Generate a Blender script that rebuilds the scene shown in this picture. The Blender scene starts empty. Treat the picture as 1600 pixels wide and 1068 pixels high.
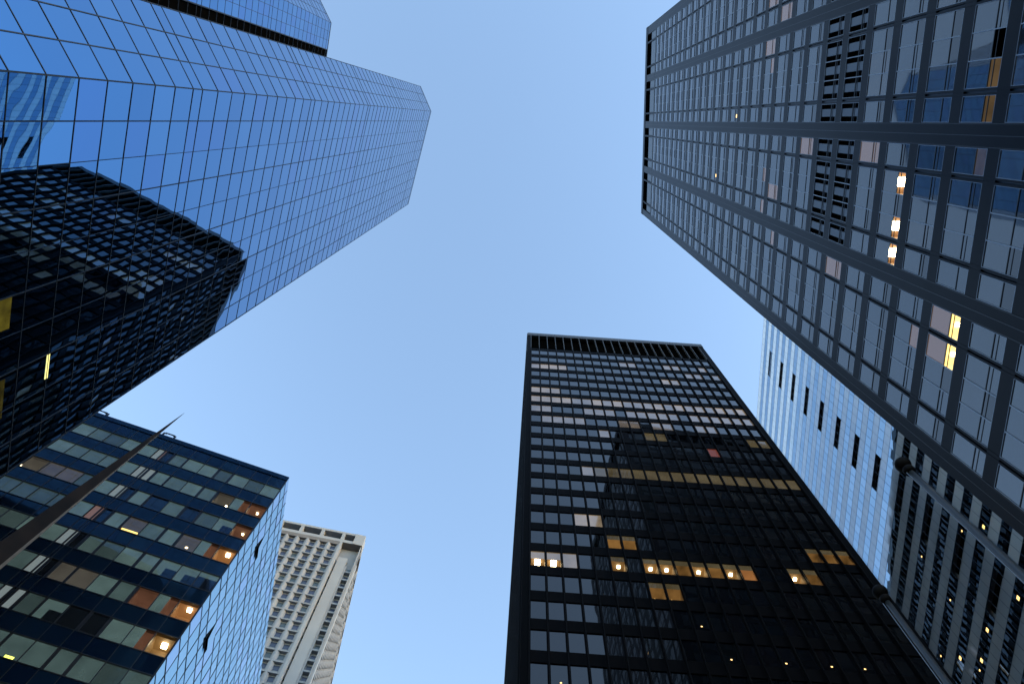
import bpy, math, random
from mathutils import Vector, Matrix

rnd = random.Random(7)
scene = bpy.context.scene
EYE = 1.6                       # eye height of the photographer above the plaza

# ------------------------------------------------------------------ camera
FPX = 1150.0                    # focal length for a 1600 px wide picture
_z = Vector((32.0, -345.0, FPX)).normalized()          # where straight up is, in camera axes (right, down, forward)
_x = Vector((1, 0, 0)); _x = (_x - _x.dot(_z) * _z).normalized()
_y = Vector((0, 1, 0)); _y = _y - _y.dot(_z) * _z; _y = (_y - _y.dot(_x) * _x).normalized()
ROT = Matrix((_x, _y, _z))                              # camera axes -> world axes
cam_data = bpy.data.cameras.new('camera')
cam = bpy.data.objects.new('camera', cam_data)
scene.collection.objects.link(cam)
cam_data.sensor_width = 36.0
cam_data.lens = FPX / 1600 * 36.0
cam_data.clip_start = 0.1
cam_data.clip_end = 6000
m = Matrix.Identity(4)
for r in range(3):
    m[r][0] = ROT[r][0]; m[r][1] = -ROT[r][1]; m[r][2] = -ROT[r][2]
m[2][3] = EYE
cam.matrix_world = m
scene.camera = cam

# ------------------------------------------------------------------ sky, sun, exposure
world = bpy.data.worlds.new('World'); scene.world = world
world.use_nodes = True
nt = world.node_tree; nt.nodes.clear()
out = nt.nodes.new('ShaderNodeOutputWorld'); bg = nt.nodes.new('ShaderNodeBackground')
sky = nt.nodes.new('ShaderNodeTexSky'); sky.sky_type = 'NISHITA'; sky.sun_disc = False
SUN_EL, SUN_AZ = math.radians(13.0), math.radians(100.0)
sky.sun_elevation = SUN_EL; sky.sun_rotation = SUN_AZ
sky.air_density = 1.0; sky.dust_density = 0.3; sky.ozone_density = 0.9
bg.inputs['Strength'].default_value = 0.12
nt.links.new(sky.outputs[0], bg.inputs['Color']); nt.links.new(bg.outputs[0], out.inputs['Surface'])
sun_data = bpy.data.lights.new('sun', 'SUN'); sun_data.energy = 0.02; sun_data.angle = math.radians(20)
sun_data.color = (1.0, 0.92, 0.84)
sun = bpy.data.objects.new('sun', sun_data); scene.collection.objects.link(sun)
sd = Vector((math.sin(SUN_AZ) * math.cos(SUN_EL), math.cos(SUN_AZ) * math.cos(SUN_EL), math.sin(SUN_EL)))
sun.rotation_euler = sd.to_track_quat('Z', 'Y').to_euler()
vs = scene.view_settings
vs.view_transform = 'Standard'; vs.look = 'None'; vs.exposure = 2.4; vs.gamma = 1.0; vs.use_curve_mapping = False

# ------------------------------------------------------------------ materials
GLOW = 0.36                     # all lit things together, against the sky
def mat(name, col, rough=0.5, metal=0.0, ior=1.5, emit=None, estr=0.0, noise=None, bump=None, spec=None, tint=None):
    """noise=(scale, amount): mottling of the base colour; bump=(scale, height in metres): waviness of the surface"""
    M = bpy.data.materials.new(name); M.use_nodes = True
    t = M.node_tree; b = t.nodes['Principled BSDF']
    b.inputs['Base Color'].default_value = (*col, 1); b.inputs['Roughness'].default_value = rough
    b.inputs['Metallic'].default_value = metal; b.inputs['IOR'].default_value = ior
    if spec is not None: b.inputs['Specular IOR Level'].default_value = spec
    if tint: b.inputs['Specular Tint'].default_value = (*tint, 1)
    if emit:
        b.inputs['Emission Color'].default_value = (*emit, 1); b.inputs['Emission Strength'].default_value = estr * GLOW
    if noise or bump:
        tc = t.nodes.new('ShaderNodeTexCoord')
    if noise:
        n = t.nodes.new('ShaderNodeTexNoise'); n.inputs['Scale'].default_value = noise[0]; n.inputs['Detail'].default_value = 6
        t.links.new(tc.outputs['Object'], n.inputs['Vector'])
        r = t.nodes.new('ShaderNodeMapRange'); r.inputs['From Min'].default_value = 0.25; r.inputs['From Max'].default_value = 0.75
        r.inputs['To Min'].default_value = 1 - noise[1]; r.inputs['To Max'].default_value = 1 + noise[1]
        t.links.new(n.outputs['Fac'], r.inputs['Value'])
        mx = t.nodes.new('ShaderNodeMix'); mx.data_type = 'RGBA'; mx.blend_type = 'MULTIPLY'; mx.inputs[0].default_value = 1
        mx.inputs[6].default_value = (*col, 1)
        t.links.new(r.outputs[0], mx.inputs[7]); t.links.new(mx.outputs[2], b.inputs['Base Color'])
        if emit:
            ml = t.nodes.new('ShaderNodeMath'); ml.operation = 'MULTIPLY'; ml.inputs[1].default_value = estr * GLOW
            t.links.new(r.outputs[0], ml.inputs[0]); t.links.new(ml.outputs[0], b.inputs['Emission Strength'])
    if bump:
        n2 = t.nodes.new('ShaderNodeTexNoise'); n2.inputs['Scale'].default_value = bump[0]; n2.inputs['Detail'].default_value = 1.0
        t.links.new(tc.outputs['Object'], n2.inputs['Vector'])
        bp = t.nodes.new('ShaderNodeBump'); bp.inputs['Strength'].default_value = 1.0; bp.inputs['Distance'].default_value = bump[1]
        t.links.new(n2.outputs['Fac'], bp.inputs['Height']); t.links.new(bp.outputs[0], b.inputs['Normal'])
    return M

WAVE = (0.45, 0.005)
M = {}
# mirror tower
for k, c in enumerate([(.10, .26, .475), (.09, .24, .45), (.115, .28, .495), (.105, .245, .48)]):
    M['mirror%d' % k] = mat('blue_mirror_glass', c, 0.01, 1.0, bump=WAVE)
M['a_yellow'] = mat('dull_yellow_lit_pane', (.03, .027, .006), 0.1, 0, 1.5, (1, .80, .10), .035, noise=(1.1, .95))
M['a_yellow2'] = mat('dim_yellow_lit_pane', (.02, .018, .005), 0.1, 0, 1.5, (1, .78, .12), .014, noise=(1.1, .95))
M['lamp_tube'] = mat('yellow_tube_lamp', (.6, .6, .2), 0.5, 0, 1.5, (1, .88, .28), .75)
M['mullion'] = mat('dark_mullion_metal', (.02, .022, .027), 0.45, 0.3)
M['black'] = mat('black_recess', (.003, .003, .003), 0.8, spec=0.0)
# right dark tower
M['d_wall'] = mat('dark_anodised_panel', (.007, .008, .011), 0.36, 0.0, 1.42, spec=.11, noise=(0.35, .25))
M['d_trim'] = mat('pale_aluminium_trim', (.22, .245, .28), 0.35, 0.6)
M['d_bar'] = mat('dark_window_bar', (.015, .016, .02), 0.4)
for k, c in enumerate([(.016, .023, .036), (.022, .029, .040), (.012, .020, .035), (.038, .036, .040), (.026, .032, .044)]):
    M['d_glass%d' % k] = mat('tower_window_glass', c, 0.03, 0, 2.02, noise=(0.4, .3), bump=(0.5, .004), tint=(1, .98, .96))
M['d_low'] = mat('tower_lower_glass', (.008, .010, .015), 0.03, 0, 1.8, bump=(0.5, .006), tint=(1, .95, .91))
M['d_side'] = mat('side_window_glass', (.004, .005, .007), 0.05, 0, 1.45, spec=.25)
M['e_side'] = mat('side_bronze_glass', (.005, .006, .007), 0.04, 0, 1.5, spec=.2)
M['d_warm'] = mat('warm_tinted_blind', (.08, .062, .055), 0.05, 0, 1.9, (1, .60, .42), .05)
M['d_louvre'] = mat('pale_louvre_panel', (.06, .075, .10), 0.4, 0.2)
# centre black tower
M['e_wall'] = mat('black_steel', (.004, .004, .005), 0.5, 0.0, 1.4, spec=.03, noise=(0.5, .2))
M['e_fin'] = mat('black_steel_fin', (.005, .005, .006), 0.45, 0.0, 1.4, spec=.05)
M['e_fin_top'] = mat('bronze_grey_fin', (.035, .034, .034), 0.45)
for k, c in enumerate([(.002, .003, .005), (.003, .004, .005), (.002, .003, .005), (.004, .004, .006)]):
    M['e_glass%d' % k] = mat('bronze_window_glass', c, 0.02, 0, 1.68, bump=(0.5, .005), tint=(1, .95, .92))
M['e_pale'] = mat('pale_blind_behind_glass', (.035, .03, .025), 0.04, 0, 2.4, (1, .78, .58), .05, noise=(0.35, .55))
M['e_pale2'] = mat('cream_blind_behind_glass', (.05, .04, .03), 0.04, 0, 2.3, (1, .74, .46), .09, noise=(0.35, .5))
M['e_olive'] = mat('dim_olive_blind', (.02, .018, .010), 0.04, 0, 1.6, (1, .76, .38), .035, noise=(0.3, .5))
M['e_red'] = mat('dim_red_room', (.03, .008, .006), 0.2, 0, 1.6, (1, .25, .17), .07)
# teal office
for k, c in enumerate([(.004, .014, .036), (.003, .011, .031), (.005, .017, .041)]):
    M['b_span%d' % k] = mat('deep_blue_spandrel_glass', c, 0.04, 0, 1.46, bump=(0.5, .006))
for k, (c, e) in enumerate([((.018, .028, .028), .03), ((.022, .032, .030), .042), ((.015, .022, .024), .017), ((.020, .023, .021), .02), ((.010, .014, .016), .02)]):
    M['b_glass%d' % k] = mat('green_office_glass', c, 0.03, 0, 1.7, (.52, .84, .80) if k != 3 else (.95, .85, .68), e * 1.5, noise=(0.7, .25), bump=(0.5, .005))
M['b_dark'] = mat('dark_office_glass', (.012, .016, .022), 0.03, 0, 1.8)
M['b_strip'] = mat('pale_curtain_strip', (.05, .06, .065), 0.3, 0, 1.5, (.7, .85, .85), .12)
M['b_pink'] = mat('dull_pink_curtain_strip', (.04, .025, .022), 0.3, 0, 1.5, (1, .6, .5), .08)
for k, c in enumerate([(.36, .57, .66), (.32, .52, .62), (.42, .61, .69), (.46, .59, .74)]):
    M['b_side%d' % k] = mat('sky_blue_mirror_glass', c, 0.02, 1.0, bump=(0.5, .004))
M['warm_room'] = mat('warm_lit_room', (.06, .03, .015), 0.7, 0, 1.5, (1, .42, .13), .12, noise=(0.8, .3))
M['dim_room'] = mat('dim_brown_room', (.06, .035, .025), 0.7, 0, 1.5, (1, .45, .26), .045, noise=(0.8, .3))
M['tan_room'] = mat('tan_lit_room', (.06, .045, .03), 0.7, 0, 1.5, (1, .66, .34), .04, noise=(0.8, .4))
M['d_brown'] = mat('dim_brown_lower_pane', (.02, .016, .011), 0.05, 0, 1.8, (1, .66, .34), .018, noise=(0.9, .5))
M['gold_room'] = mat('golden_lit_room', (.2, .16, .08), 0.7, 0, 1.5, (1, .70, .22), .9)
M['amber_room'] = mat('amber_lit_room', (.05, .03, .012), 0.7, 0, 1.5, (1, .50, .14), .07, noise=(0.5, .8))
M['lamp'] = mat('lit_lamp', (1, .8, .5), 0.5, 0, 1.5, (1, .72, .36), 9.0)
M['lamp_hot'] = mat('bright_lit_lamp', (1, .8, .5), 0.5, 0, 1.5, (1, .80, .46), 14.0)
M['lamp_green'] = mat('yellow_green_lamp', (.8, .8, .2), 0.5, 0, 1.5, (.85, .9, .12), 1.2)
M['lamp_dim'] = mat('dim_yellow_lamp', (.6, .5, .2), 0.5, 0, 1.5, (1, .72, .22), .8)
M['lamp_small'] = mat('small_lit_lamp', (1, .8, .5), 0.5, 0, 1.5, (1, .58, .18), 1.3)
# pale striped tower
for k, c in enumerate([(.68, .73, .79), (.72, .76, .81), (.66, .72, .79)]):
    M['f_span%d' % k] = mat('pale_grey_spandrel_panel', c, 0.05, .32, 1.7, noise=(0.2, .06))
for k, c in enumerate([(.39, .52, .62), (.36, .49, .60), (.43, .55, .65)]):
    M['f_glass%d' % k] = mat('blue_band_glass', c, 0.01, 1.0, bump=(0.5, .005))
M['f_joint'] = mat('grey_panel_joint', (.07, .09, .13), 0.5, 0.3)
# concrete tower
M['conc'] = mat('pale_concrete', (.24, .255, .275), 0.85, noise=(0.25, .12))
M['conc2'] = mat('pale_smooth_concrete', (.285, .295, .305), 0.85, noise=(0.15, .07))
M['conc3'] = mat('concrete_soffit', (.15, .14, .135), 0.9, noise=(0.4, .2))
for k, c in enumerate([(.05, .06, .10), (.04, .05, .08), (.06, .08, .09)]):
    M['c_glass%d' % k] = mat('recessed_window_glass', c, 0.05, 0, 1.6)
# street things
M['steel'] = mat('brushed_steel', (.045, .05, .055), 0.36, 0.5)
M['bronze'] = mat('dark_bronze', (.006, .005, .005), 0.55, 0.0, 1.3, spec=.1)
M['corten'] = mat('weathered_brown_steel', (.013, .007, .0045), 0.55, 0.0, 1.4, spec=.12, noise=(2.2, .9))
M['edge'] = mat('painted_skylit_edge', (.32, .26, .22), 0.5)  # sky light on the spike's narrow face, put into its colour
M['paving'] = mat('granite_paving', (.14, .13, .125), 0.8, noise=(0.8, .2))

# ------------------------------------------------------------------ mesh helpers
class Face:
    """a vertical facade: s metres along from its first corner, z metres above the eye, d metres out of the wall"""
    def __init__(self, p0, p1, inside=None):
        self.p0 = Vector((p0[0], p0[1])); v = Vector((p1[0], p1[1])) - self.p0
        self.len = v.length; self.t = v.normalized(); self.n = Vector((self.t.y, -self.t.x))
        ref = Vector(inside) if inside else None
        if (ref is None and self.n.dot(self.p0) > 0) or (ref is not None and self.n.dot(ref - self.p0) > 0): self.n = -self.n
    def pt(self, s, z, d=0.0):
        q = self.p0 + self.t * s + self.n * d
        return (q.x, q.y, z + EYE)

class MB:
    def __init__(self): self.v = []; self.f = []; self.mi = []; self.m = []
    def mid(self, mt):
        if mt not in self.m: self.m.append(mt)
        return self.m.index(mt)
    def face(self, pts, mt):
        b = len(self.v); self.v += [tuple(p) for p in pts]; self.f.append(tuple(range(b, b + len(pts)))); self.mi.append(self.mid(mt))
    def quad(self, F, s0, s1, z0, z1, d, mt, tilt=0.0):
        j = (lambda: d + rnd.uniform(-tilt, tilt)) if tilt else (lambda: d)
        if tilt:
            a, b, c = rnd.uniform(-tilt, tilt), rnd.uniform(-tilt, tilt), rnd.uniform(-tilt, tilt)
            dd = [d - a - b, d + a - b, d + a + b, d - a + b]
        else: dd = [d] * 4
        P = [F.pt(s0, z0, dd[0]), F.pt(s1, z0, dd[1]), F.pt(s1, z1, dd[2]), F.pt(s0, z1, dd[3])]
        e1 = Vector(P[1]) - Vector(P[0]); e2 = Vector(P[3]) - Vector(P[0]); nn = e1.cross(e2)
        if nn.x * F.n.x + nn.y * F.n.y < 0: P.reverse()
        self.face(P, mt)
    def box(self, F, s0, s1, z0, z1, d0, d1, mt):
        c = [F.pt(s, z, d) for z in (z0, z1) for d in (d0, d1) for s in (s0, s1)]
        # c index: z*4 + d*2 + s
        fs = [(0, 1, 5, 4), (2, 6, 7, 3), (0, 4, 6, 2), (1, 3, 7, 5), (4, 5, 7, 6), (0, 2, 3, 1)]
        b = len(self.v); self.v += c; k = self.mid(mt)
        flip = (F.t.x * F.n.y - F.t.y * F.n.x) < 0
        for f in fs:
            f = tuple(b + i for i in f)
            self.f.append(f[::-1] if flip else f); self.mi.append(k)
    def prism(self, poly, z0, z1, mt, top=None):
        b = len(self.v); n = len(poly)
        self.v += [(p[0], p[1], z0 + EYE) for p in poly] + [(p[0], p[1], z1 + EYE) for p in poly]
        k = self.mid(mt)
        area = sum(poly[i][0] * poly[(i + 1) % n][1] - poly[(i + 1) % n][0] * poly[i][1] for i in range(n))
        for i in range(n):
            j = (i + 1) % n; f = (b + i, b + j, b + n + j, b + n + i)
            self.f.append(f if area > 0 else f[::-1]); self.mi.append(k)
        t = tuple(b + n + i for i in range(n)); self.f.append(t if area > 0 else t[::-1]); self.mi.append(self.mid(top or mt))
        t = tuple(b + i for i in range(n)); self.f.append(t[::-1] if area > 0 else t); self.mi.append(k)
    def lathe(self, cx, cy, prof, mt, seg=24):
        """prof: list of (radius, absolute z)"""
        b = len(self.v); k = self.mid(mt)
        for r, z in prof:
            for i in range(seg):
                a = 2 * math.pi * i / seg; self.v.append((cx + r * math.cos(a), cy + r * math.sin(a), z))
        for j in range(len(prof) - 1):
            for i in range(seg):
                i2 = (i + 1) % seg
                self.f.append((b + j * seg + i, b + j * seg + i2, b + (j + 1) * seg + i2, b + (j + 1) * seg + i)); self.mi.append(k)
        self.f.append(tuple(b + (len(prof) - 1) * seg + i for i in range(seg))); self.mi.append(k)
        self.f.append(tuple(b + i for i in range(seg))[::-1]); self.mi.append(k)
    def build(self, name, parent=None, base=(0, 0, 0), smooth=False, stuff=False):
        if not self.f: return None
        me = bpy.data.meshes.new(name)
        me.from_pydata([(x - base[0], y - base[1], z - base[2]) for x, y, z in self.v], [], self.f)
        for mt in self.m: me.materials.append(M[mt])
        me.polygons.foreach_set('material_index', self.mi)
        if smooth: me.polygons.foreach_set('use_smooth', [True] * len(self.f))
        me.update()
        o = bpy.data.objects.new(name, me); scene.collection.objects.link(o)
        if parent: o.parent = parent
        if stuff: o['kind'] = 'stuff'
        return o

def thing(name, label, cat, x, y, group=None):
    o = bpy.data.objects.new(name, None); scene.collection.objects.link(o)
    o.location = (x, y, 0); o['label'] = label; o['category'] = cat
    if group: o['group'] = group
    o.empty_display_size = 2
    return o

def shown_area(F, s0, s1, z0, z1):
    """rough size in the photo, to tell which repeats show largest"""
    P = []
    for s, z in ((s0, z0), (s1, z0), (s1, z1), (s0, z1)):
        w = Vector(F.pt(s, z)) - Vector((0, 0, EYE)); c = ROT.transposed() @ w
        if c.z <= 0.5: return 0.0
        P.append((FPX * c.x / c.z, FPX * c.y / c.z))
    cx = sum(p[0] for p in P) / 4; cy = sum(p[1] for p in P) / 4
    if abs(cx) > 800 or abs(cy) > 534: return 0.0
    if F.n.dot(-F.p0) <= 0: return 0.0
    return abs(sum(P[i][0] * P[(i + 1) % 4][1] - P[(i + 1) % 4][0] * P[i][1] for i in range(4))) / 2

def build_repeats(items, root, base, name, child, style, limit=100, hidden=None):
    """items: dicts with F,s0,s1,z0,z1,...; the `limit` that show largest become objects of their own, the rest one object"""
    for it in items:
        it['area'] = 0.0 if (hidden and hidden(it)) else shown_area(it['F'], it['s0'], it['s1'], it['z0'], it['z1'])
    order = sorted(items, key=lambda i: (-bool(i.get('lit')) if i['area'] > 0 else 0, -i['area']))
    rest_a, rest_b, rest_c = MB(), MB(), MB()
    for k, it in enumerate(order):
        if k < limit and it['area'] > 0:
            a, b, c = MB(), MB(), MB(); style(it, a, b, c)
            o = a.build(name, root, base); p = b.build(child, o or root, base) if b.f else None
            if c.f: c.build('ceiling_lamp', o or p, base)
        else:
            style(it, rest_a, rest_b, rest_c)
    o = rest_a.build(name, root, base, stuff=True)
    if rest_b.f: rest_b.build(child, o or root, base, stuff=True)
    if rest_c.f: rest_c.build('ceiling_lamp', o or root, base, stuff=True)

def niche(it, b, c, F, s0, s1, z0, z1, d, room, lamps, depth=1.5):
    """a lit room behind an opening: back wall, ceiling, side walls; lamps = list of (fraction along, fraction deep, size, material)"""
    b.quad(F, s0, s1, z0, z1, d - depth, room)
    P = [F.pt(s0, z1, d), F.pt(s1, z1, d), F.pt(s1, z1, d - depth), F.pt(s0, z1, d - depth)]
    b.face(P, room)
    P = [F.pt(s0, z0, d), F.pt(s1, z0, d), F.pt(s1, z0, d - depth), F.pt(s0, z0, d - depth)]; b.face(P, room)
    for s in (s0, s1):
        b.face([F.pt(s, z0, d), F.pt(s, z1, d), F.pt(s, z1, d - depth), F.pt(s, z0, d - depth)], room)
    for fs, fd, size, lm in lamps:
        s = s0 + (s1 - s0) * fs; dd = d - depth * fd
        c.box(F, s - size / 2, s + size / 2, z1 - .02 - size * .5, z1 - .02, dd - size / 2, dd + size / 2, lm)

# ------------------------------------------------------------------ ground
g = MB(); S = 2500
g.face([(-S, -S, 0), (S, -S, 0), (S, S, 0), (-S, S, 0)], 'paving')
o = g.build('ground'); o['kind'] = 'structure'

# ================================================================== mirror-glass tower (left)
HA = 131.4
A0 = (-17.346, -1.572); A1 = (-21.92, 14.10); AC = (-19.013, -5.608); AR = (-34.72, -10.25)
A2 = (-33.53, -15.57); A3 = (-35.35, -19.55); A4 = (-60, -27); A6 = (-25.8, 16.2); A7 = (-55, 7.5)
inside_a = (-45.0, -5.0)
root = thing('glass_tower', 'tall blue mirror-glass tower with chamfered corners and a thin dark grid', 'skyscraper', -40, -5)
base = (-40, -5, 0)
core = MB()
def inset(F, d=-.12): return F.pt(0, 0, d)[:2]
poly = [A0, A1, A6, A7, A4, A3, A2, AR, AC]
cx = sum(p[0] for p in poly) / len(poly); cy = sum(p[1] for p in poly) / len(poly)
faces_a = [('main', A0, A1), ('ch', A0, AC), ('side', AC, AR), ('wing', AR, A2), ('wingch', A2, A3), ('wside', A3, A4), ('ech', A1, A6), ('eside', A6, A7)]
FA = {k: Face(p, q, inside_a) for k, p, q in faces_a}
# rows of panels: two 1.98 m rows per storey, a narrow 1.07 m row after every tenth
rows = []; z = HA - .6
edge_idx = [7.69]
b_ = 3.596
# a narrow row lies at 3.529..3.596 in units of 17.08 m, the next ones 1.226 below and above
U = 17.08
narrow = [(3.529 + 1.226 * k, 3.594 + 1.226 * k) for k in range(-3, 4)]
for k in range(len(narrow)):
    a0 = narrow[k][1]; a1 = narrow[k + 1][0] if k + 1 < len(narrow) else a0 + 1.161
    rows.append((narrow[k][0] * U, narrow[k][1] * U))
    for j in range(10):
        rows.append((U * (a0 + (a1 - a0) * j / 10), U * (a0 + (a1 - a0) * (j + 1) / 10)))
rows = [(a, min(b, HA)) for a, b in rows if a < HA - .3]
rows = [(-EYE, rows[0][0])] + rows
cols = {'main': [U * .0965 * k for k in range(11)]}
def even(F, n): return [F.len * k / n for k in range(n + 1)]
cols['ch'] = even(FA['ch'], 3); cols['side'] = even(FA['side'], 10)
L = FA['wing'].len
cols['wing'] = [0, 1.25] + [1.25 + (L - 1.25) * k / 3 for k in range(1, 4)]
cols['wingch'] = even(FA['wingch'], 3); cols['wside'] = even(FA['wside'], 15); cols['ech'] = even(FA['ech'], 3); cols['eside'] = even(FA['eside'], 18)
panels = []; mull = MB(); recess = MB()
for k, F in FA.items():
    c = cols[k]; c[-1] = F.len
    for i in range(len(c) - 1):
        for (z0, z1) in rows:
            if k == 'wing' and i == 0:
                continue
            panels.append(dict(F=F, s0=c[i], s1=c[i + 1], z0=z0, z1=z1))
    for (z0, z1) in rows:
        mull.box(F, 0, F.len, z0 - .021, z0 + .021, -.05, .02, 'mullion')
    for i, s in enumerate(c):
        thick = .024 if (k != 'main' or i % 2) else .010
        if k == 'main' and i in (0, 10): thick = .03
        mull.box(F, s - thick, s + thick, -EYE, HA, -.05, .022, 'mullion')
    mull.box(F, 0, F.len, HA - .15, HA + .1, -.3, .03, 'mullion')
W = FA['wing']
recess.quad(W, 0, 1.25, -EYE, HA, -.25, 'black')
mull.box(W, 1.15, 1.25, -EYE, HA, -.25, .03, 'mullion')
TAB_A = [(8.2, 9.6, 25.2, 26.68, 'a_yellow'), (11.7, 13.5, 25.2, 26.72, 'a_yellow2'), (11.55, 12.75, 29.32, 29.52, 'lamp_tube')]
def st_a(it, a, b, c):
    if it['F'] is FA['main']:
        for (sa, sb, za, zb, mt) in TAB_A:
            x0, x1, y0, y1 = max(sa, it['s0']), min(sb, it['s1']), max(za, it['z0']), min(zb, it['z1'])
            if x1 - x0 > .05 and y1 - y0 > .05: c.box(it['F'], x0 + .03, x1 - .03, y0, y1, -.02, .012, mt)
    a.quad(it['F'], it['s0'], it['s1'], it['z0'], it['z1'], 0, 'mirror%d' % rnd.choice((0, 0, 0, 1, 2, 3)), tilt=.003)
def hid_a(it): return it['F'] in (FA['side'], FA['ech'], FA['eside'], FA['wside'])
for it in panels:
    if it['F'] is FA['main'] and any(min(sb, it['s1']) - max(sa, it['s0']) > .05 and min(zb, it['z1']) - max(za, it['z0']) > .05 for sa, sb, za, zb, mt in TAB_A): it['lit'] = True
build_repeats(panels, root, base, 'glass_panel', 'pane', st_a, 100, hid_a)
mull.build('mullion_grid', root, base)
recess.build('dark_recess', root, base)
for k, F in FA.items(): core.quad(F, 1.25 if k == 'wing' else 0, F.len, -EYE, HA - .1, -.10, 'black')
core.face([(p[0], p[1], HA - .3 + EYE) for p in poly], 'conc3')
core.build('tower_core', root, base)
# unseen dark block added behind the tower, so the office block's lower glass reflects black
refl_block = MB(); refl_block.prism([(-28.5, 16.6), (-62, 5.4), (-66, 12.0), (-31.0, 18.6)], -EYE, 71.0, 'e_wall'); refl_block.build('added_reflection_block', root, base)

# ================================================================== dark banded tower (right)
HD = 151.0
D0 = (22.184, 17.889); D1 = (21.44, -16.811)
FD = Face(D0, D1)
root = thing('dark_tower', 'dark grey office tower with wide piers, grouped windows and a louvred storey', 'skyscraper', 40, 0)
base = (40, 0, 0)
D2 = (D1[0] + 42, D1[1] - .9); D3 = (D0[0] + 42, D0[1] - .9)
FDs = Face(D0, D3, (40, 0)); FDn = Face(D1, D2, (40, 0)); FDb = Face(D2, D3, (40, 0))
wall = MB(); piers = MB(); items = []; slots = MB()
ZF = [37.04 + 3.80 * k for k in range(-10, 28)]
bay = []                     # (start, end) of windows along a bay
P1_ = [1.14, 2.41, 2.74, 4.05, 5.36, 6.66, 6.98, 8.28]
PITCH = 8.335
def d_face(F, wide, full):
    nb = int((wide - 1.1) // PITCH)
    spans = []
    for q in range(nb):
        o_ = q * PITCH
        spans += [(o_ + 1.14, o_ + 2.41, 's'), (o_ + 2.74, o_ + 4.05, 'l'), (o_ + 4.05, o_ + 5.36, 'm'), (o_ + 5.36, o_ + 6.66, 'r'), (o_ + 6.98, o_ + 8.28, 's')]
    for k, zs in enumerate(ZF):
        zt = zs + 2.82
        if zs > 138.8: continue
        lo = -EYE if k == 0 else ZF[k - 1] + 2.82
        wall.box(F, 0, wide, lo, zs, -.35, 0, 'd_wall')
        for j, (a, b, ty) in enumerate(spans):
            items.append(dict(F=F, s0=a, s1=b, z0=zs, z1=zt, ty=ty, k=k - 10, j=j))
    ztop = [z for z in ZF if z <= 138.8][-1] + 2.82
    wall.box(F, 0, wide, ztop, ztop + 1.0, -.35, 0, 'd_wall')
    wall.box(F, 0, wide, 149.0, HD, -.5, .06, 'd_wall')
    # piers and mullions run the full height
    prev = 0.0; edges = []
    for a, b, ty in spans:
        if a - prev > .05: edges.append((prev, a))
        prev = b
    edges.append((prev, wide))
    for a, b in edges:
        if b - a > .6:
            piers.box(F, a, b, -EYE, 149.0, -.35, .012, 'd_wall')
            for e in (a + .05, b - .05, (a + b) / 2):
                if 0.1 < e < wide - .1: piers.box(F, e - .014, e + .014, -EYE, 149.0, .012, .022, 'd_bar')
        else:
            w = (b - a) / 3
            piers.box(F, a, a + w, -EYE, 149.0, -.35, .02, 'd_wall'); piers.box(F, b - w, b, -EYE, 149.0, -.35, .02, 'd_wall')
            piers.box(F, a + w, b - w, -EYE, 149.0, -.35, -.12, 'd_bar')
    # dark plant-room slots under the parapet
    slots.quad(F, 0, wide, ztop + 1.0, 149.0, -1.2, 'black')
    for a, b in edges[1:-1]:
        piers.box(F, a, b, ztop + .9, 149.0, -1.2, .02, 'd_wall')
    slots.box(F, 0, wide, ztop + .9, ztop + 6.2, -1.0, -.12, 'd_louvre')
d_face(FD, FD.len, True)
d_face(FDs, FDs.len, False); d_face(FDn, FDn.len, False)
LIT_D = {}
# (s, z) on the front face -> kind
def near(tab, it, tol=.0):
    for (s, z, kind) in tab:
        if it['s0'] - tol <= s <= it['s1'] + tol and it['z0'] - .5 <= z <= it['z1'] + .5: return kind
    return None
TAB_D = [(14.17, 44.81, 'lamp'), (11.67, 44.85, 'lamp2'), (9.9, 44.95, 'lamp3'), (7.7, 38.0, 'gold'), (5.9, 38.0, 'gold'), (5.83, 41.32, 'warmlow'),
         (16.01, 49.22, 'warm'), (21.73, 39.01, 'open'), (20.3, 38.22, 'amberlow'), (18.7, 38.31, 'amberlow'), (16.0, 38.1, 'amber'), (15.9, 41, 'dark'),
         (11.59, 90.63, 'spark'), (18.16, 83.02, 'spark'), (9.98, 72.78, 'warmlow'), (27.99, 74.34, 'warm'), (26.9, 67.22, 'warm'), (13.0, 71.9, 'warmlow'),
         (24.6, 74.3, 'warm'), (23, 74.3, 'warmlow'), (11.3, 70.5, 'warm'), (7.9, 52.5, 'warm'), (7.9, 67.5, 'warmlow'), (15.9, 59.9, 'warm'), (17.5, 59.9, 'warm')]
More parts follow.
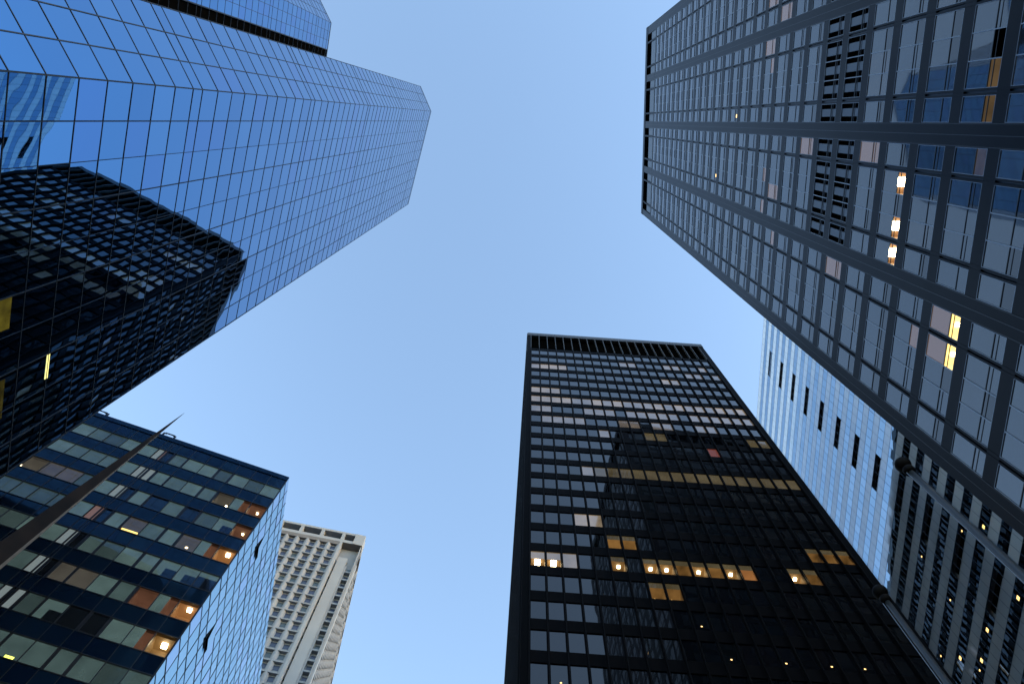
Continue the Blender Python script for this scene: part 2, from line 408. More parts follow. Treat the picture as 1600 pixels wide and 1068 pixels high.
def st_d(it, a, b, c):
    F, s0, s1, z0, z1 = it['F'], it['s0'], it['s1'], it['z0'], it['z1']
    d = -.055; w = .03; h = z1 - z0
    front = F is FD
    kind = near(TAB_D, it) if front else None
    if not front:
        b.quad(F, s0, s1, z0, z1, d + .02, 'd_side'); return
    # aluminium trim round the opening, thin between the three joined lights
    a.box(F, s0, s1, z1 - w, z1, d, d + .06, 'd_trim'); a.box(F, s0, s1, z0, z0 + w, d, d + .06, 'd_trim')
    wl = w if it['ty'] in 'sl' else .03; wr = w if it['ty'] in 'sr' else .03
    a.box(F, s0, s0 + wl, z0 + w, z1 - w, d, d + .06, 'd_trim'); a.box(F, s1 - wr, s1, z0 + w, z1 - w, d, d + .06, 'd_trim')
    if it['k'] in (4, 5) and s0 > 8.6:
        # louvred plant storey: dark openings on either side of a pale panel
        q = s1 - s0
        a.quad(F, s0, s1, z0, z1, d - .3, 'black')
        a.box(F, s0 + q * .3, s0 + q * .72, z0 + w, z1 - w, d - .1, d + .01, 'd_louvre')
        a.box(F, s0 + wl, s1 - wr, z0 + h * .30, z0 + h * .36, d - .1, d + .03, 'd_wall')
        a.box(F, s0 + wl, s1 - wr, z0 + h * .22, z0 + h * .24, d - .1, d + .02, 'd_wall')
        return
    tr = z0 + h * .33; tr2 = z0 + h * .22
    up = 'd_glass%d' % rnd.choice((0, 0, 1, 2, 2, 4, 4, 3 if rnd.random() < .35 else 0)); low = up if rnd.random() < .45 else 'd_low'
    if not front: up = low = 'd_side'
    room = None; lamps = []
    if kind == 'warm': up = 'd_warm'; low = 'd_warm'
    if kind == 'warmlow': low = 'd_warm'
    if kind == 'dark': up = low = 'd_low'
    if kind in ('lamp', 'lamp2', 'lamp3'): up = 'd_glass3'; low = None; room = 'warm_room'; lamps = [(.55, .2, .52, 'lamp_hot')]
    if kind == 'gold': up = 'd_warm'; low = None; room = 'gold_room'; lamps = [(.5, .3, .2, 'lamp_hot')]
    if kind == 'amber': up = 'd_low'; low = 'd_brown'
    if kind == 'amberlow': low = None; room = 'tan_room'
    if kind == 'open': low = None; room = 'black'
    if kind == 'spark': c.box(F, s0 + .4, s0 + .75, z0 + .2, z0 + .5, d + .01, d + .03, 'lamp_small')
    b.quad(F, s0 + wl, s1 - wr, tr, z1 - w, d + .02, up, tilt=.003)
    if low: b.quad(F, s0 + wl, s1 - wr, z0 + w, tr, d + .02, low, tilt=.003)
    else: niche(it, b, c, F, s0 + wl, s1 - wr, z0 + w, tr, d + .02, room, lamps, 1.2)
    a.box(F, s0 + wl, s1 - wr, tr - .025, tr + .025, d, d + .05, 'd_bar')
    if rnd.random() < .6: a.box(F, s0 + wl, s1 - wr, tr2 - .018, tr2 + .018, d, d + .04, 'd_bar')
for it in items:
    if it['F'] is FD and near(TAB_D, it): it['lit'] = True
build_repeats(items, root, base, 'window', 'pane', st_d, 100)
wall.build('spandrel_wall', root, base); piers.build('pier', root, base); slots.build('plant_slot', root, base)
core = MB(); ins = 2.4
core.prism([(D0[0] + ins, D0[1] - ins), (D1[0] + ins, D1[1] + ins), (D2[0] - 1, D2[1] + ins), (D3[0] - 1, D3[1] - ins)], -EYE, HD - 1.6, 'd_wall')
core.build('tower_core', root, base)
cap = MB(); cap.prism([D0, D1, D2, D3], HD - .25, HD, 'd_wall'); cap.build('roof', root, base)

# ================================================================== black steel tower (centre)
HE = 136.6
E0 = (-.601, 39.203); FEx = 33.42
E1 = (E0[0] + .9981 * FEx, E0[1] + .0622 * FEx)
sx, sy = -math.sin(math.radians(3.3)), math.cos(math.radians(3.3))
DE = 86.0
E3 = (E0[0] + sx * DE, E0[1] + sy * DE); E2 = (E1[0] + sx * DE, E1[1] + sy * DE)
ic = ((E0[0] + E2[0]) / 2, (E0[1] + E2[1]) / 2)
FE = Face(E0, E1, ic); FEl = Face(E0, E3, ic); FEr = Face(E1, E2, ic); FEb = Face(E3, E2, ic)
root = thing('black_tower', 'black steel office tower with small gridded windows and a dark louvred top', 'skyscraper', ic[0], ic[1])
base = (ic[0], ic[1], 0)
wall = MB(); fins = MB(); items = []
ZE = [44.1 + 3.789 * k for k in range(-12, 22)]
def e_face(F, off=.65, pitch=1.517):
    n = int((F.len - off - .6) / pitch)
    for k, zs in enumerate(ZE):
        lo = -EYE if k == 0 else ZE[k - 1] + 2.45
        wall.box(F, 0, F.len, lo, zs, -.3, 0, 'e_wall')
        for j in range(n):
            items.append(dict(F=F, s0=off + pitch * j + .115, s1=off + pitch * (j + 1) - .115, z0=zs, z1=zs + 2.45, k=k - 12, j=j))
    zt = ZE[-1] + 2.45
    wall.box(F, 0, F.len, zt, zt + .9, -.3, 0, 'e_wall')
    wall.box(F, 0, F.len, HE - 1.6, HE, -.5, .12, 'e_fin_top')
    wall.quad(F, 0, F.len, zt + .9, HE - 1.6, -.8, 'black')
    wall.box(F, 0, off - .1, -EYE, HE - 1.6, -.3, .03, 'e_wall'); wall.box(F, off + pitch * n + .1, F.len, -EYE, HE - 1.6, -.3, .03, 'e_wall')
    for j in range(n + 1):
        s = off + pitch * j
        fins.box(F, s - .115, s + .115, -EYE, zt + .9, -.3, .03, 'e_wall')
        fins.box(F, s - .05, s + .05, -EYE, zt + .9, .03, .20, 'e_fin')
        fins.box(F, s - .05, s + .05, zt + .9, HE - 1.6, -.3, .10, 'e_fin_top')
for F in (FE, FEl, FEr, FEb): e_face(F)
def row_e(z): return min(range(len(ZE)), key=lambda k: abs(ZE[k] + 1.2 - z)) - 12
TAB_E = [(15.56, 52.19, 'dot'), (21.62, 49.21, 'dot'), (24.46, 48.7, 'dot'), (19.3, 46.67, 'dot'), (27.27, 48.49, 'dot'), (16.5, 49.53, 'dot'), (2.52, 45, 'dot'), (1.58, 60.6, 'hot'), (3.38, 60.6, 'hot'), (4.9, 60.99, 'pale2'), (9.03, 64.5, 'amber'), (10.5, 64.5, 'amber'), (9.18, 60.3, 'amberlamp'),
         (12.01, 60.3, 'amberlamp'), (13.69, 60.3, 'amberlamp'), (14.91, 60.33, 'amber'), (16.96, 60.37, 'amberlamp'), (18.33, 60.33, 'amber'),
         (19.91, 60.41, 'amberlamp'), (21.4, 60.56, 'amber2'), (25.8, 60.29, 'amberlamp'), (27.32, 60.37, 'amber'), (28.7, 64.48, 'amber'), (30.18, 64.55, 'amber'),
         (31.55, 64.49, 'amber'), (12.16, 56.4, 'amber'), (13.58, 56.37, 'amber'), (16.1, 90.61, 'olive'), (17.7, 90.55, 'olive'), (24.3, 86.41, 'red'),
         (30.8, 91.38, 'olive'), (32, 91.32, 'olive'), (5.8, 68.41, 'pale2'), (7.13, 68.33, 'pale2')]
r_olive = row_e(79.0)
PALE = {}
for j in range(4): PALE[(19, j)] = 'e_pale2' if j else 'e_pale'
for j in range(3): PALE[(16, j)] = 'e_pale2'
for j in range(21): PALE[(15, j)] = 'e_pale' if j in (4, 9, 10) else ('e_pale2' if j % 2 == 0 or j < 4 else 'e_pale')
for j in list(range(0, 2)) + list(range(5, 8)) + list(range(9, 14)) + list(range(15, 21)): PALE[(14, j)] = 'e_pale'
for j in (1, 2, 3, 4, 8, 9, 11, 12, 15, 16): PALE[(13, j)] = 'e_pale'
for j in (14, 15): PALE[(18, j)] = 'e_pale2'
for j in (10, 11, 15, 16, 19): PALE[(20, j)] = 'e_pale'
for j in (17, 18, 20): PALE[(19, j)] = 'e_pale'
for j in (6,): PALE[(12, j)] = 'e_pale'
for j in (4, 5): PALE[(9, j)] = 'e_pale'
def st_e(it, a, b, c):
    F, s0, s1, z0, z1 = it['F'], it['s0'], it['s1'], it['z0'], it['z1']
    d = -.10; front = F is FE
    kind = near(TAB_E, it) if front else None
    g = 'e_glass%d' % rnd.choice((0, 0, 1, 2, 3))
    key = (it['k'], it['j'])
    if front and key in PALE: g = PALE[key]
    if front and it['k'] == r_olive and it['j'] >= 5: g = 'e_olive'
    if kind == 'olive': g = 'e_olive'
    if kind == 'red': g = 'e_red'
    if kind == 'pale2': g = 'e_pale2'
    if not front: g = 'e_pale' if rnd.random() < .03 else 'e_side'
    if kind in ('hot', 'amber', 'amberlamp', 'amber2'):
        zb = z0
        if kind == 'hot': lamps = [(.5, .2, .5, 'lamp_hot')]
        elif kind == 'amberlamp': lamps = [(.6, .35, .26, 'lamp_hot')]
        else: lamps = [(.5, .75, .10, 'lamp_small')]
        if kind == 'hot':
            b.quad(F, s0, s1, z0 + 1.25, z1, d, 'e_pale2'); niche(it, b, c, F, s0, s1, z0, z0 + 1.25, d, 'amber_room', lamps)
        else:
            zm = z0 + 1.7
            b.quad(F, s0, s1, zm, z1, d, 'e_olive'); niche(it, b, c, F, s0, s1, z0, zm, d, 'amber_room' if kind != 'amber2' else 'warm_room', lamps)
        a.box(F, s0, s1, z0 - .02, z0 + .03, d, d + .05, 'e_fin')
        return
    a.box(F, s0, s1, z0 - .02, z0 + .03, d, d + .05, 'e_fin')
    if kind == 'dot':
        q = rnd.uniform(.2, .8); c.box(F, s0 + q, s0 + q + .14, z0 + .5, z0 + .62, d + .01, d + .03, 'lamp_small')
    b.quad(F, s0, s1, z0 + .03, z1, d + .01, g, tilt=.003)
for it in items:
    if it['F'] is FE and near(TAB_E, it): it['lit'] = True
build_repeats(items, root, base, 'window', 'pane', st_e, 100)
wall.build('spandrel_wall', root, base); fins.build('steel_fin', root, base)
core = MB()
def shrink(poly, k):
    cx = sum(p[0] for p in poly) / len(poly); cy = sum(p[1] for p in poly) / len(poly)
    return [(cx + (p[0] - cx) * k, cy + (p[1] - cy) * k) for p in poly]
core.prism(shrink([E0, E1, E2, E3], .88), -EYE, HE - 1.7, 'e_wall'); core.build('tower_core', root, base)
cap = MB(); cap.prism([E0, E1, E2, E3], HE - .3, HE, 'e_wall'); cap.build('roof', root, base)

# ================================================================== blue office block (lower left)
HB = 71.9
B0 = (-26.216, 37.201)
B1 = (B0[0] - .9385 * 34, B0[1] - .3453 * 34); B3 = (B0[0] - .2147 * 42, B0[1] + .9767 * 42); B2 = (B1[0] - .2147 * 42, B1[1] + .9767 * 42)
ic = ((B0[0] + B2[0]) / 2, (B0[1] + B2[1]) / 2)
FB = Face(B0, B1, ic); FBs = Face(B0, B3, ic); FBl = Face(B1, B2, ic)
root = thing('office_block', 'deep blue glass office block with rows of greenish windows and bright sky-blue side', 'office building', ic[0], ic[1])
base = (ic[0], ic[1], 0)
ZB = [67.12 - 3.90 * k for k in range(0, 17)]        # sills
cells = [(.06, 1.70), (1.74, 3.36), (3.40, 5.02), (5.26, 6.50), (6.74, 8.24), (8.30, 9.90), (10.08, 11.30), (11.55, 12.10), (12.30, 12.42), (12.55, 13.10), (13.2, 14.7), (14.95, 16.40), (16.44, 18.10), (18.16, 19.62), (19.68, 21.30), (21.4, 23.0)]
x = 23.1
while x < 33: cells.append((x, x + 1.55)); x += 1.62
joints = sorted(set([0.0] + [c[0] - .03 for c in cells[1:]] + [34.0]))
frame = MB(); span = MB(); spans_b = []; items = []
TAB_B = [(.67, 56.26, 'lampB'), (.74, 48.28, 'lampB'), (.89, 44.28, 'lampBig'), (.98, 63.13, 'lampS'), (.79, 59.55, 'lampS'), (3.91, 63.6, 'lampS2'), (2.27, 56.17, 'brownhalf'),
         (4.14, 56.2, 'cream'), (1.94, 48.32, 'brownhalf'), (4.61, 47.6, 'brown'), (9.2, 55.8, 'yellowlow'), (19.9, 59.6, 'lampS2'), (2.2, 63.3, 'brownhalf'),
         (2.4, 44.5, 'brownhalf'), (1.0, 44.3, 'lampBig'), (4.2, 44.5, 'green'), (6.0, 44, 'black'), (7.5, 44, 'black'), (9, 44.2, 'half'), (14.0, 68.5, 'pinks'), (18.9, 59.8, 'warmglass'), (17.2, 59.8, 'warmglass'),
         (7.2, 48.2, 'green'), (9.0, 48.2, 'warmglass'), (10.6, 48.2, 'warmglass'), (2.4, 52.3, 'half'), (.9, 52.3, 'top'), (4.2, 52.3, 'half2'), (3.9, 60, 'dim'), (5.9, 60, 'dark'), (2.4, 60, 'halfdark'), (.9, 60, 'dimdark'), (9, 60, 'dark'),
         (8.71, 39.9, 'greenlamp'), (14.9, 69.5, 'warmglass')]
for k, zs in enumerate(ZB):
    zt = zs + 2.12; lo = ZB[k + 1] + 2.12 if k + 1 < len(ZB) else -EYE
    for q in range(len(joints) - 1):
        if q == 0: span = MB(); spans_b.append(span)
        span.quad(FB, joints[q] + .03, joints[q + 1] - .03, lo + .05, zs - .05, 0.0, 'b_span%d' % rnd.choice((0, 1, 2)), tilt=.004)
    for j, (a_, b_2) in enumerate(cells): items.append(dict(F=FB, s0=a_, s1=b_2, z0=zs, z1=zt, k=k, j=j))
    frame.box(FB, 0, 34, zs - .06, zs + .02, -.3, .05, 'd_bar'); frame.box(FB, 0, 34, zt - .02, zt + .06, -.3, .05, 'd_bar')
zt = ZB[0] + 2.12; span = MB(); spans_b.append(span)
for q in range(len(joints) - 1):
    span.quad(FB, joints[q] + .03, joints[q + 1] - .03, zt + .05, HB - .75, 0.0, 'b_span%d' % rnd.choice((0, 1, 2)), tilt=.004)
frame.box(FB, 0, 34, HB - .75, HB, -.4, .08, 'b_span1')
for q in joints[1:-1]: frame.box(FB, q - .03, q + .03, -EYE, HB - .75, -.3, .03, 'd_bar')
for q in range(len(cells) - 1):
    if cells[q + 1][0] - cells[q][1] > .12: frame.box(FB, cells[q][1], cells[q + 1][0], -EYE, HB - .75, -.3, -.01, 'd_bar')
def st_b(it, a, b, c):
    F, s0, s1, z0, z1 = it['F'], it['s0'], it['s1'], it['z0'], it['z1']; d = -.06
    kind = near(TAB_B, it)
    a.box(F, s0, s1, z0 + .02, z0 + .06, d, d + .05, 'd_bar')
    z0 += .06; z1 -= .02; w = s1 - s0
    wide = w > 1.0
    g = 'b_glass%d' % (rnd.choice((0, 1, 1, 1, 2)) if it['k'] < 5 else rnd.choice((0, 0, 2, 2, 4)))
    if it['s0'] > 16 and it['k'] in (3, 4): g = 'b_glass%d' % rnd.choice((2, 4))
    if not wide: g = rnd.choice(('b_strip', 'b_dark', 'b_strip', 'b_pink' if it['k'] in (0, 3) else 'b_dark'))
    if kind in ('lampB', 'lampBig', 'lampS', 'lampS2', 'brown', 'brownhalf'):
        room = {'lampB': 'warm_room', 'lampBig': 'amber_room', 'lampS': 'dim_room', 'lampS2': 'dim_room', 'brown': 'dim_room', 'brownhalf': 'dim_room'}[kind]
        if kind == 'lampS2': room = 'b_glass3'
        lamps = {'lampB': [(.45, .38, .32, 'lamp_hot')], 'lampBig': [(.5, .55, .40, 'lamp_hot')], 'lampS': [(.5, .6, .16, 'lamp_hot')], 'lampS2': [(.4, .85, .16, 'lamp_hot')]}.get(kind, [])
        if kind == 'brownhalf':
            sm = s0 + w * .45
            niche(it, b, c, F, s0, sm, z0, z1, d, room, lamps); b.quad(F, sm, s1, z0, z1, d, 'b_glass1')
        else: niche(it, b, c, F, s0, s1, z0, z1, d, room, lamps)
        return
    if kind == 'cream': g = 'b_glass3'; c.box(F, s0 + .6, s0 + .78, z0 + .35, z0 + .5, d + .01, d + .03, 'lamp')
    if kind in ('dark', 'black', 'dimdark'): g = 'b_dark'
    if kind == 'dim': g = 'b_glass4'
    if kind == 'green': g = 'b_glass1'
    if kind == 'warmglass': g = 'b_glass3'
    if kind == 'yellowlow':
        b.quad(F, s0, s1, z0 + .35, z1, d, 'b_glass3'); niche(it, b, c, F, s0 + .1, s1 - .1, z0, z0 + .33, d, 'gold_room', [], .5); return
    if kind == 'greenlamp': c.box(F, s0 + .3, s0 + .9, z0 + .05, z0 + .25, d + .01, d + .03, 'lamp_green')
    if kind in ('half', 'half2', 'halfdark', 'top'):
        fr = .45 if kind != 'top' else .0
        zc = z0 + (z1 - z0) * (.55 if kind != 'top' else .7)
        b.quad(F, s0, s1, zc, z1, d, 'b_glass1')
        if kind == 'top': b.quad(F, s0, s1, z0, zc, d, 'b_dark')
        else: b.quad(F, s0, s0 + w * .6, z0, zc, d, 'b_dark'); b.quad(F, s0 + w * .6, s1, z0, zc, d, 'b_glass1')
        return
    b.quad(F, s0, s1, z0, z1, d, g, tilt=.004)
    if it['k'] in (2,) and 3 < it['j'] < 9 and rnd.random() < .4:
        pass
for it in items:
    kk = near(TAB_B, it)
    if kk and kk.startswith('lamp'): it['lit'] = True
build_repeats(items, root, base, 'window', 'pane', st_b, 100, lambda it: it['s0'] > 21)
# bright side: mirror panels, two rows to a storey
panels = []; sfr = MB()
zz = [HB]; zb = 71.9
lv = [55.37 + 3.83 * k for k in range(-15, 5)]
rowsB = []
for q in lv:
    rowsB.append((q - 1.62, q)); rowsB.append((q, min(q + 2.21, HB)))
rowsB = [r for r in rowsB if r[0] < HB - .2]
csB = [1.57 * k for k in range(27)]; csB[-1] = FBs.len
OPEN = [(4.6, 64.4), (5.4, 53.5)]
for i in range(len(csB) - 1):
    for (z0, z1) in rowsB: panels.append(dict(F=FBs, s0=csB[i], s1=csB[i + 1], z0=z0, z1=z1))
for z0, z1 in rowsB: sfr.box(FBs, 0, FBs.len, z0 - .04, z0 + .04, -.1, .025, 'mullion')
for s in csB: sfr.box(FBs, s - .035, s + .035, -EYE, HB, -.1, .022, 'mullion')
def st_bs(it, a, b, c):
    F = it['F']
    for (s, z) in OPEN:
        if it['s0'] <= s < it['s1'] and it['z0'] <= z < it['z1']:
            a.quad(F, it['s0'], it['s1'], it['z0'], it['z1'], -.5, 'black')
            # the opened sash swings out at its foot
            P = [F.pt(it['s0'] + .05, it['z1'], .03), F.pt(it['s1'] - .05, it['z1'], .03), F.pt(it['s1'] - .05, it['z0'] + .1, .2), F.pt(it['s0'] + .05, it['z0'] + .1, .2)]
            a.face(P, 'b_side0'); return
    a.quad(F, it['s0'], it['s1'], it['z0'], it['z1'], 0, 'b_side%d' % rnd.choice((0, 0, 1, 1, 2, 3)), tilt=.006)
build_repeats(panels, root, base, 'glass_panel', 'pane', st_bs, 100)
sfr.build('side_mullion_grid', root, base)
frame.build('window_frame_grid', root, base); [q.build('spandrel_glass', root, base) for q in spans_b]
core = MB(); core.prism(shrink([B0, B1, B2, B3], .92), -EYE, HB - .5, 'black'); core.build('building_core', root, base)
cap = MB(); cap.prism(shrink([B0, B1, B2, B3], .995), HB - .2, HB - .05, 'conc3'); cap.build('roof', root, base)
rail = MB()
for (sa, sb) in ((20.3, 22.4), (12.9, 14.3)):
    n = 8
    for q in range(n):
        u0 = q / n; u1 = (q + 1) / n
        h = lambda u: .65 * min(1, math.sin(math.pi * min(max(u, .02), .98)) * 2.2)
        zl = HB + min(h(u0), h(u1)); zh = HB + max(h(u0), h(u1)) + .07
        rail.box(FB, sa + (sb - sa) * u0, sa + (sb - sa) * u1, zl, zh, -.1, .02, 'mullion')
rail.build('roof_rail', root, base)

# ================================================================== honeycomb concrete tower (lower left, behind)
HC = 204.0
C0 = (-51.698, 125.614); ct = (-.9789, -.2045); cs = (-.2521, .9677)
WC = 44.0
C1 = (C0[0] + ct[0] * WC, C0[1] + ct[1] * WC); C3 = (C0[0] + cs[0] * 60, C0[1] + cs[1] * 60); C2 = (C1[0] + cs[0] * 60, C1[1] + cs[1] * 60)
ic = ((C0[0] + C2[0]) / 2, (C0[1] + C2[1]) / 2)
FC = Face(C0, C1, ic); FCs = Face(C0, C3, ic)
root = thing('concrete_tower', 'pale beige concrete tower with honeycomb windows and open crown behind blue office block', 'skyscraper', ic[0], ic[1])
base = (ic[0], ic[1], 0)
lat = MB(); smooth = MB(); crown = MB(); items = []
DEEP = 0.85; PC = 3.22; FLC = 3.68
ZC = [195.2 - FLC * k for k in range(0, 53)]
S_A = 6.75                                   # the honeycomb starts left of the ridge
ncol = int((WC - S_A) / PC)
WB = -DEEP
for k, zc in enumerate(ZC):
    lat.box(FC, S_A, WC, zc - FLC / 2 - .17, zc - FLC / 2 + .17, WB, -.02, 'conc')
for j in range(ncol + 1):
    s = S_A + PC * j
    # rounded fin: wide at the back, narrow at the front
    prof = ((.86, WB), (.80, WB * .72), (.52, WB * .3), (.16, 0))
    for (w0, d0), (w1, d1) in zip(prof, prof[1:]):
        for sg in (-1, 1):
            lat.face([FC.pt(s + sg * w0, -EYE, d0), FC.pt(s + sg * w1, -EYE, d1), FC.pt(s + sg * w1, 197.2, d1), FC.pt(s + sg * w0, 197.2, d0)], 'conc')
    lat.quad(FC, s - .16, s + .16, -EYE, 197.2, 0, 'conc')
lat.box(FC, S_A, WC, 196.9, 198.6, WB, -.05, 'conc3')
for k, zc in enumerate(ZC):
    for j in range(ncol):
        items.append(dict(F=FC, s0=S_A + PC * j + .88, s1=S_A + PC * (j + 1) - .88, z0=zc - .45, z1=zc + 1.25, ty='h'))
lat.quad(FC, S_A, WC, -EYE, 199, WB - .02, 'conc')
# ridge, blank strip, single column of windows, corner ridge
smooth.box(FC, 6.0, S_A, -EYE, 198.6, -2.5, .12, 'conc2')
smooth.box(FC, 2.7, 5.45, -EYE, 192.0, -2.5, -.9, 'conc2')
smooth.quad(FC, -.2, 6.1, -EYE, 198.4, -2.4, 'conc')
for k in range(0, 52):
    zc = 187.9 - FLC * k
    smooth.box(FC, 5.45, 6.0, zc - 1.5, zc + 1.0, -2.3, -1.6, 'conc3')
    smooth.box(FC, -.3, 2.7, zc - FLC / 2 - .3, zc - FLC / 2 + .3, -2.4, -1.3, 'conc')
    items.append(dict(F=FC, s0=.75, s1=2.0, z0=zc - .95, z1=zc + .85, ty='g'))
smooth.box(FC, 2.15, 2.75, -EYE, 188.5, -2.4, -1.2, 'conc')
smooth.box(FC, -.55, .05, -EYE, 189.5, -2.4, -.9, 'conc2')
# open crown
zc0, zc1 = 198.5, HC
crown.box(FC, -.1, WC, zc0, zc0 + 1.35, -4, 0, 'conc2'); crown.box(FC, -.1, WC, zc1 - .95, zc1, -4, 0, 'conc2')
q = 0.0
while q < WC:
    crown.box(FC, q - .1 if q == 0 else q - .45, q + .55, zc0 + 1.35, zc1 - .95, -4, 0, 'conc2'); q += 6.55
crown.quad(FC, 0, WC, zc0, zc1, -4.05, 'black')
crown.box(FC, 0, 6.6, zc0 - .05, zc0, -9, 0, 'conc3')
crown.box(FCs, 0, 60, zc0, zc0 + 1.0, -3, 0, 'conc2'); crown.box(FCs, 0, 60, zc1 - .8, zc1, -3, 0, 'conc2')
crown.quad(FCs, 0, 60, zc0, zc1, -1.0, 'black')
for k in range(10): crown.box(FCs, k * 6.55 - .3 if k else 0, k * 6.55 + .4, zc0 + 1.0, zc1 - .8, -3, 0, 'conc2')
# oblique side: the same deep grid
SD = -.05
side = MB()
side.quad(FCs, 1.0, 60, -EYE, 198.5, SD - .25, 'conc')
for k, zc in enumerate(ZC): side.box(FCs, 1.0, 60, zc - FLC / 2 - .32, zc - FLC / 2 + .32, SD - .25, SD + .02, 'conc')
for j in range(19):
    s = 1.0 + PC * j
    side.box(FCs, max(.4, s - .42), s + .42, -EYE, 198.5, SD - .25, SD, 'conc')
    if j < 18:
        for zc in ZC: items.append(dict(F=FCs, s0=s + .75, s1=s + PC - .75, z0=zc - .95, z1=zc + .85, ty='s'))
def st_c(it, a, b, c):
    F = it['F']; d = {'h': WB, 'g': -2.38, 's': SD - .22}[it['ty']]
    s0, s1, z0, z1 = it['s0'], it['s1'], it['z0'], it['z1']
    a.box(F, s0 - .08, s1 + .08, z0 - .08, z1 + .08, d, d + .02, 'conc2')
    b.quad(F, s0, s1, z0, z1, d + .03, 'c_glass%d' % rnd.choice((0, 1, 1, 2)))
build_repeats(items, root, base, 'window', 'pane', st_c, 100, lambda it: it['s0'] > 22 or it['ty'] == 's')
lat.build('honeycomb_lattice', root, base); smooth.build('blank_shaft', root, base); crown.build('open_crown', root, base); side.build('side_lattice', root, base)
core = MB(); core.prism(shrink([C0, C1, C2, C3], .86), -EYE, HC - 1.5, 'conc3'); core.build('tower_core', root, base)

# ================================================================== pale striped tower (right, behind)
F0 = (51.45 - .0262 * 10, 32.4); F1 = (51.45 + .0262 * 62, 104.4); HF = 158.6
FF = Face(F0, F1); OFF = 10.0
ic = (75, 68)
F3 = (F0[0] + 40, F0[1] - 1); F2 = (F1[0] + 40, F1[1] - 1)
FFs = Face(F0, F3, ic)
root = thing('striped_tower', 'pale blue striped slab with a row of small black slots between two dark towers', 'skyscraper', 75, 68)
base = (75, 68, 0)
items = []; fr = MB(); slot = MB()
HFL = 3.66; TOP = 158.6
nb = int(TOP / (HFL / 2))
zr = [TOP - HFL / 2 * k for k in range(nb + 1)]
cw = 1.37; nc = int(FF.len / cw)
SLOT0, SLOT1 = OFF + 5.25, OFF + 10.85
span_by_row = {}
slot_z = [152.5 - 7.32 * k for k in range(0, 14)]
for k in range(len(zr) - 1):
    z1, z0 = zr[k], zr[k + 1]; zm = (z0 + z1) / 2
    sp = k % 2 == 0
    sl = MB()
    is_slot = any(abs(zm - q) < .95 for q in slot_z) and not sp
    if sp: mb = span_by_row.setdefault(k, MB())
    for i in range(nc):
        s0 = i * cw; s1 = s0 + cw
        if is_slot and SLOT0 - .3 < s0 and s1 < SLOT1 + .5:
            sl.quad(FF, s0, s1, z0, z1, -.6, 'black'); continue
        if sp: mb.quad(FF, s0, s1, z0, z1, 0, 'f_span%d' % rnd.choice((0, 1, 2)), tilt=.002)
        else: items.append(dict(F=FF, s0=s0, s1=s1, z0=z0, z1=z1))
    if is_slot:
        sl.box(FF, SLOT0, SLOT1, z0 - .01, z0 + .05, -.6, .02, 'f_span1'); sl.build('black_slot', root, base)
for k in range(len(zr)): fr.box(FF, 0, FF.len, zr[k] - .022, zr[k] + .022, -.1, .012, 'f_joint')
for i in range(nc + 1): fr.box(FF, i * cw - .022, i * cw + .022, -EYE, HF, -.1, .010, 'f_joint')
TAB_F = [(1.57, 75.83, 2), (4.1, 78.8, 0), (12.61, 86.16, 0), (5.36, 69.3, 1), (14.38, 79.01, 0), (13.15, 73.1, 1), (16.1, 72.95, 1), (20.11, 75.49, 1), (23.64, 79.09, 0), (22.2, 79.47, 0), (17.41, 72.6, 0), (20.3, 72.21, 1)]
LF = rnd
def st_f(it, a, b, c):
    a.quad(it['F'], it['s0'], it['s1'], it['z0'], it['z1'], 0, 'f_glass%d' % rnd.choice((0, 1, 2)), tilt=.003)
    for (s, z, k) in TAB_F:
        if it['s0'] <= s + OFF < it['s1'] and it['z0'] - .95 <= z < it['z1'] + .87:
            h = .42 if k else .2; sc = (it['s0'] + it['s1']) / 2; zc = (it['z0'] + it['z1']) / 2
            c.box(it['F'], sc - h / 2, sc + h / 2, zc - h / 2, zc + h / 2, .0, .02, 'lamp_small' if k != 2 else 'lamp_dim')
def hid_f(it):
    y = it['s0'] + 22.4 + 10; x = 51.6
    P = Vector(it['F'].pt((it['s0'] + it['s1']) / 2, (it['z0'] + it['z1']) / 2))
    v = P.y / P.x
    return v < .84 or (v > 1.28 and P.z > 40) or v > 1.9
for it in items:
    if any(it['s0'] <= s + OFF < it['s1'] and it['z0'] - .95 <= z < it['z1'] + .87 for s, z, k in TAB_F): it['lit'] = True
build_repeats(items, root, base, 'glass_panel', 'pane', st_f, 100, hid_f)
for k, mb in span_by_row.items(): mb.build('spandrel_band', root, base)
fr.build('joint_grid', root, base)
core = MB(); core.prism([(F0[0] + .7, F0[1] + .05), (F1[0] + .7, F1[1] - .05), F2, F3], -EYE, HF - .3, 'f_span0', 'conc3'); core.build('tower_core', root, base)

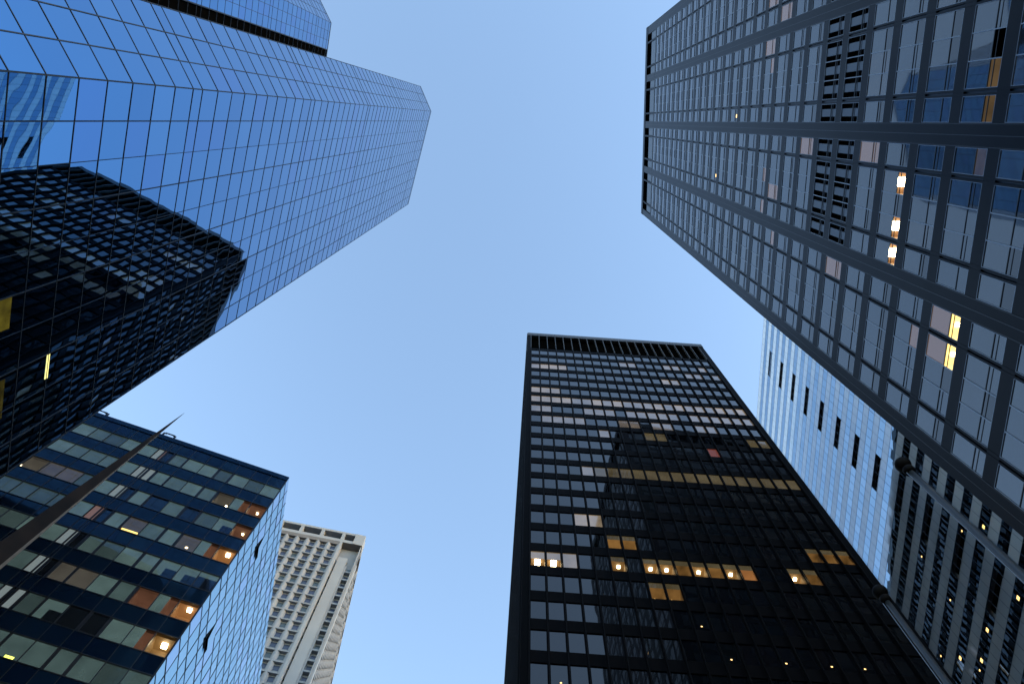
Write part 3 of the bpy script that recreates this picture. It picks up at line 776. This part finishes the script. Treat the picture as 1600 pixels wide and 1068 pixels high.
# ================================================================== flagpoles (lower right)
def flagpole(x, y, top, label):
    r = thing('flagpole', label, 'flagpole', x, y, 'flagpoles at the lower right')
    b = (x, y, 0)
    p = MB(); p.lathe(x, y, [(.16, 0), (.16, .12), (.085, .14), (.078, 3), (.060, 6), (.036, top - .10)], 'steel', 24); p.build('pole', r, b, True)
    q = MB(); q.lathe(x, y, [(.05, top - .13), (.075, top - .10), (.075, top - .04), (.045, top - .02), (.045, top)], 'bronze', 24); q.build('truck', r, b, True)
    R = .105; prof = [(max(.002, R * math.sin(math.pi * k / 14)), top + R * .92 - R * math.cos(math.pi * k / 14)) for k in range(15)]
    k_ = MB(); k_.lathe(x, y, prof, 'bronze', 28); k_.build('ball_finial', r, b, True)
    l = MB()
    for k in range(24):
        za, zb_ = 1.2 + (top - 1.4) * k / 24, 1.2 + (top - 1.4) * (k + 1) / 24
        l.lathe(x - .10, y - .03, [(.006, za), (.006, zb_)], 'd_trim', 6)
    l.build('halyard', r, b)
flagpole(4.99, 4.40, 10.6, 'silver flagpole with dark ball, seen against the striped tower, upper of the pair')
flagpole(4.97, 6.38, 10.6, 'silver flagpole with dark ball, seen along the black tower edge, lower of the pair')

# ================================================================== tapering steel blade (lower left)
TX, TY, TH = -7.166, 5.793, 15.6
r = thing('steel_spike', 'tall brown steel spike tapering to a point in front of the blue office block', 'sculpture', TX, TY)
bd = MB()
away = Vector((TX, TY)).normalized(); sidev = Vector((-away.y, away.x))       # across the line of sight from the plaza
if sidev.x > 0: sidev = -sidev
def blade(z):
    w = max(.004, (TH - z) * .055)
    c = Vector((TX, TY))
    R_ = c + sidev * (-w * .06); L_ = c + sidev * (w * .94)
    # front right edge, chamfer, front left, back
    return [R_ + away * 0.0, R_ + sidev * (w * .14) - away * (w * .10), L_ - away * (w * .0), L_ + away * (w * .25), R_ + away * (w * .35)]
rings = [blade(z) for z in (0, 3, 6, 9, 12, 14, TH - .02)]; zs_ = (0, 3, 6, 9, 12, 14, TH)
for k in range(len(rings) - 1):
    for i in range(5):
        j = (i + 1) % 5
        P = [(rings[k][i].x, rings[k][i].y, zs_[k]), (rings[k][j].x, rings[k][j].y, zs_[k]), (rings[k + 1][j].x, rings[k + 1][j].y, zs_[k + 1]), (rings[k + 1][i].x, rings[k + 1][i].y, zs_[k + 1])]
        if i != 0: bd.face(P[::-1], 'corten')
ed = MB()
for k in range(len(rings) - 1):
    i, j = 0, 1
    ed.face([(rings[k][j].x, rings[k][j].y, zs_[k]), (rings[k][i].x, rings[k][i].y, zs_[k]), (rings[k + 1][i].x, rings[k + 1][i].y, zs_[k + 1]), (rings[k + 1][j].x, rings[k + 1][j].y, zs_[k + 1])], 'edge')
bd.build('blade', r, (TX, TY, 0)); ed.build('bright_edge', r, (TX, TY, 0))
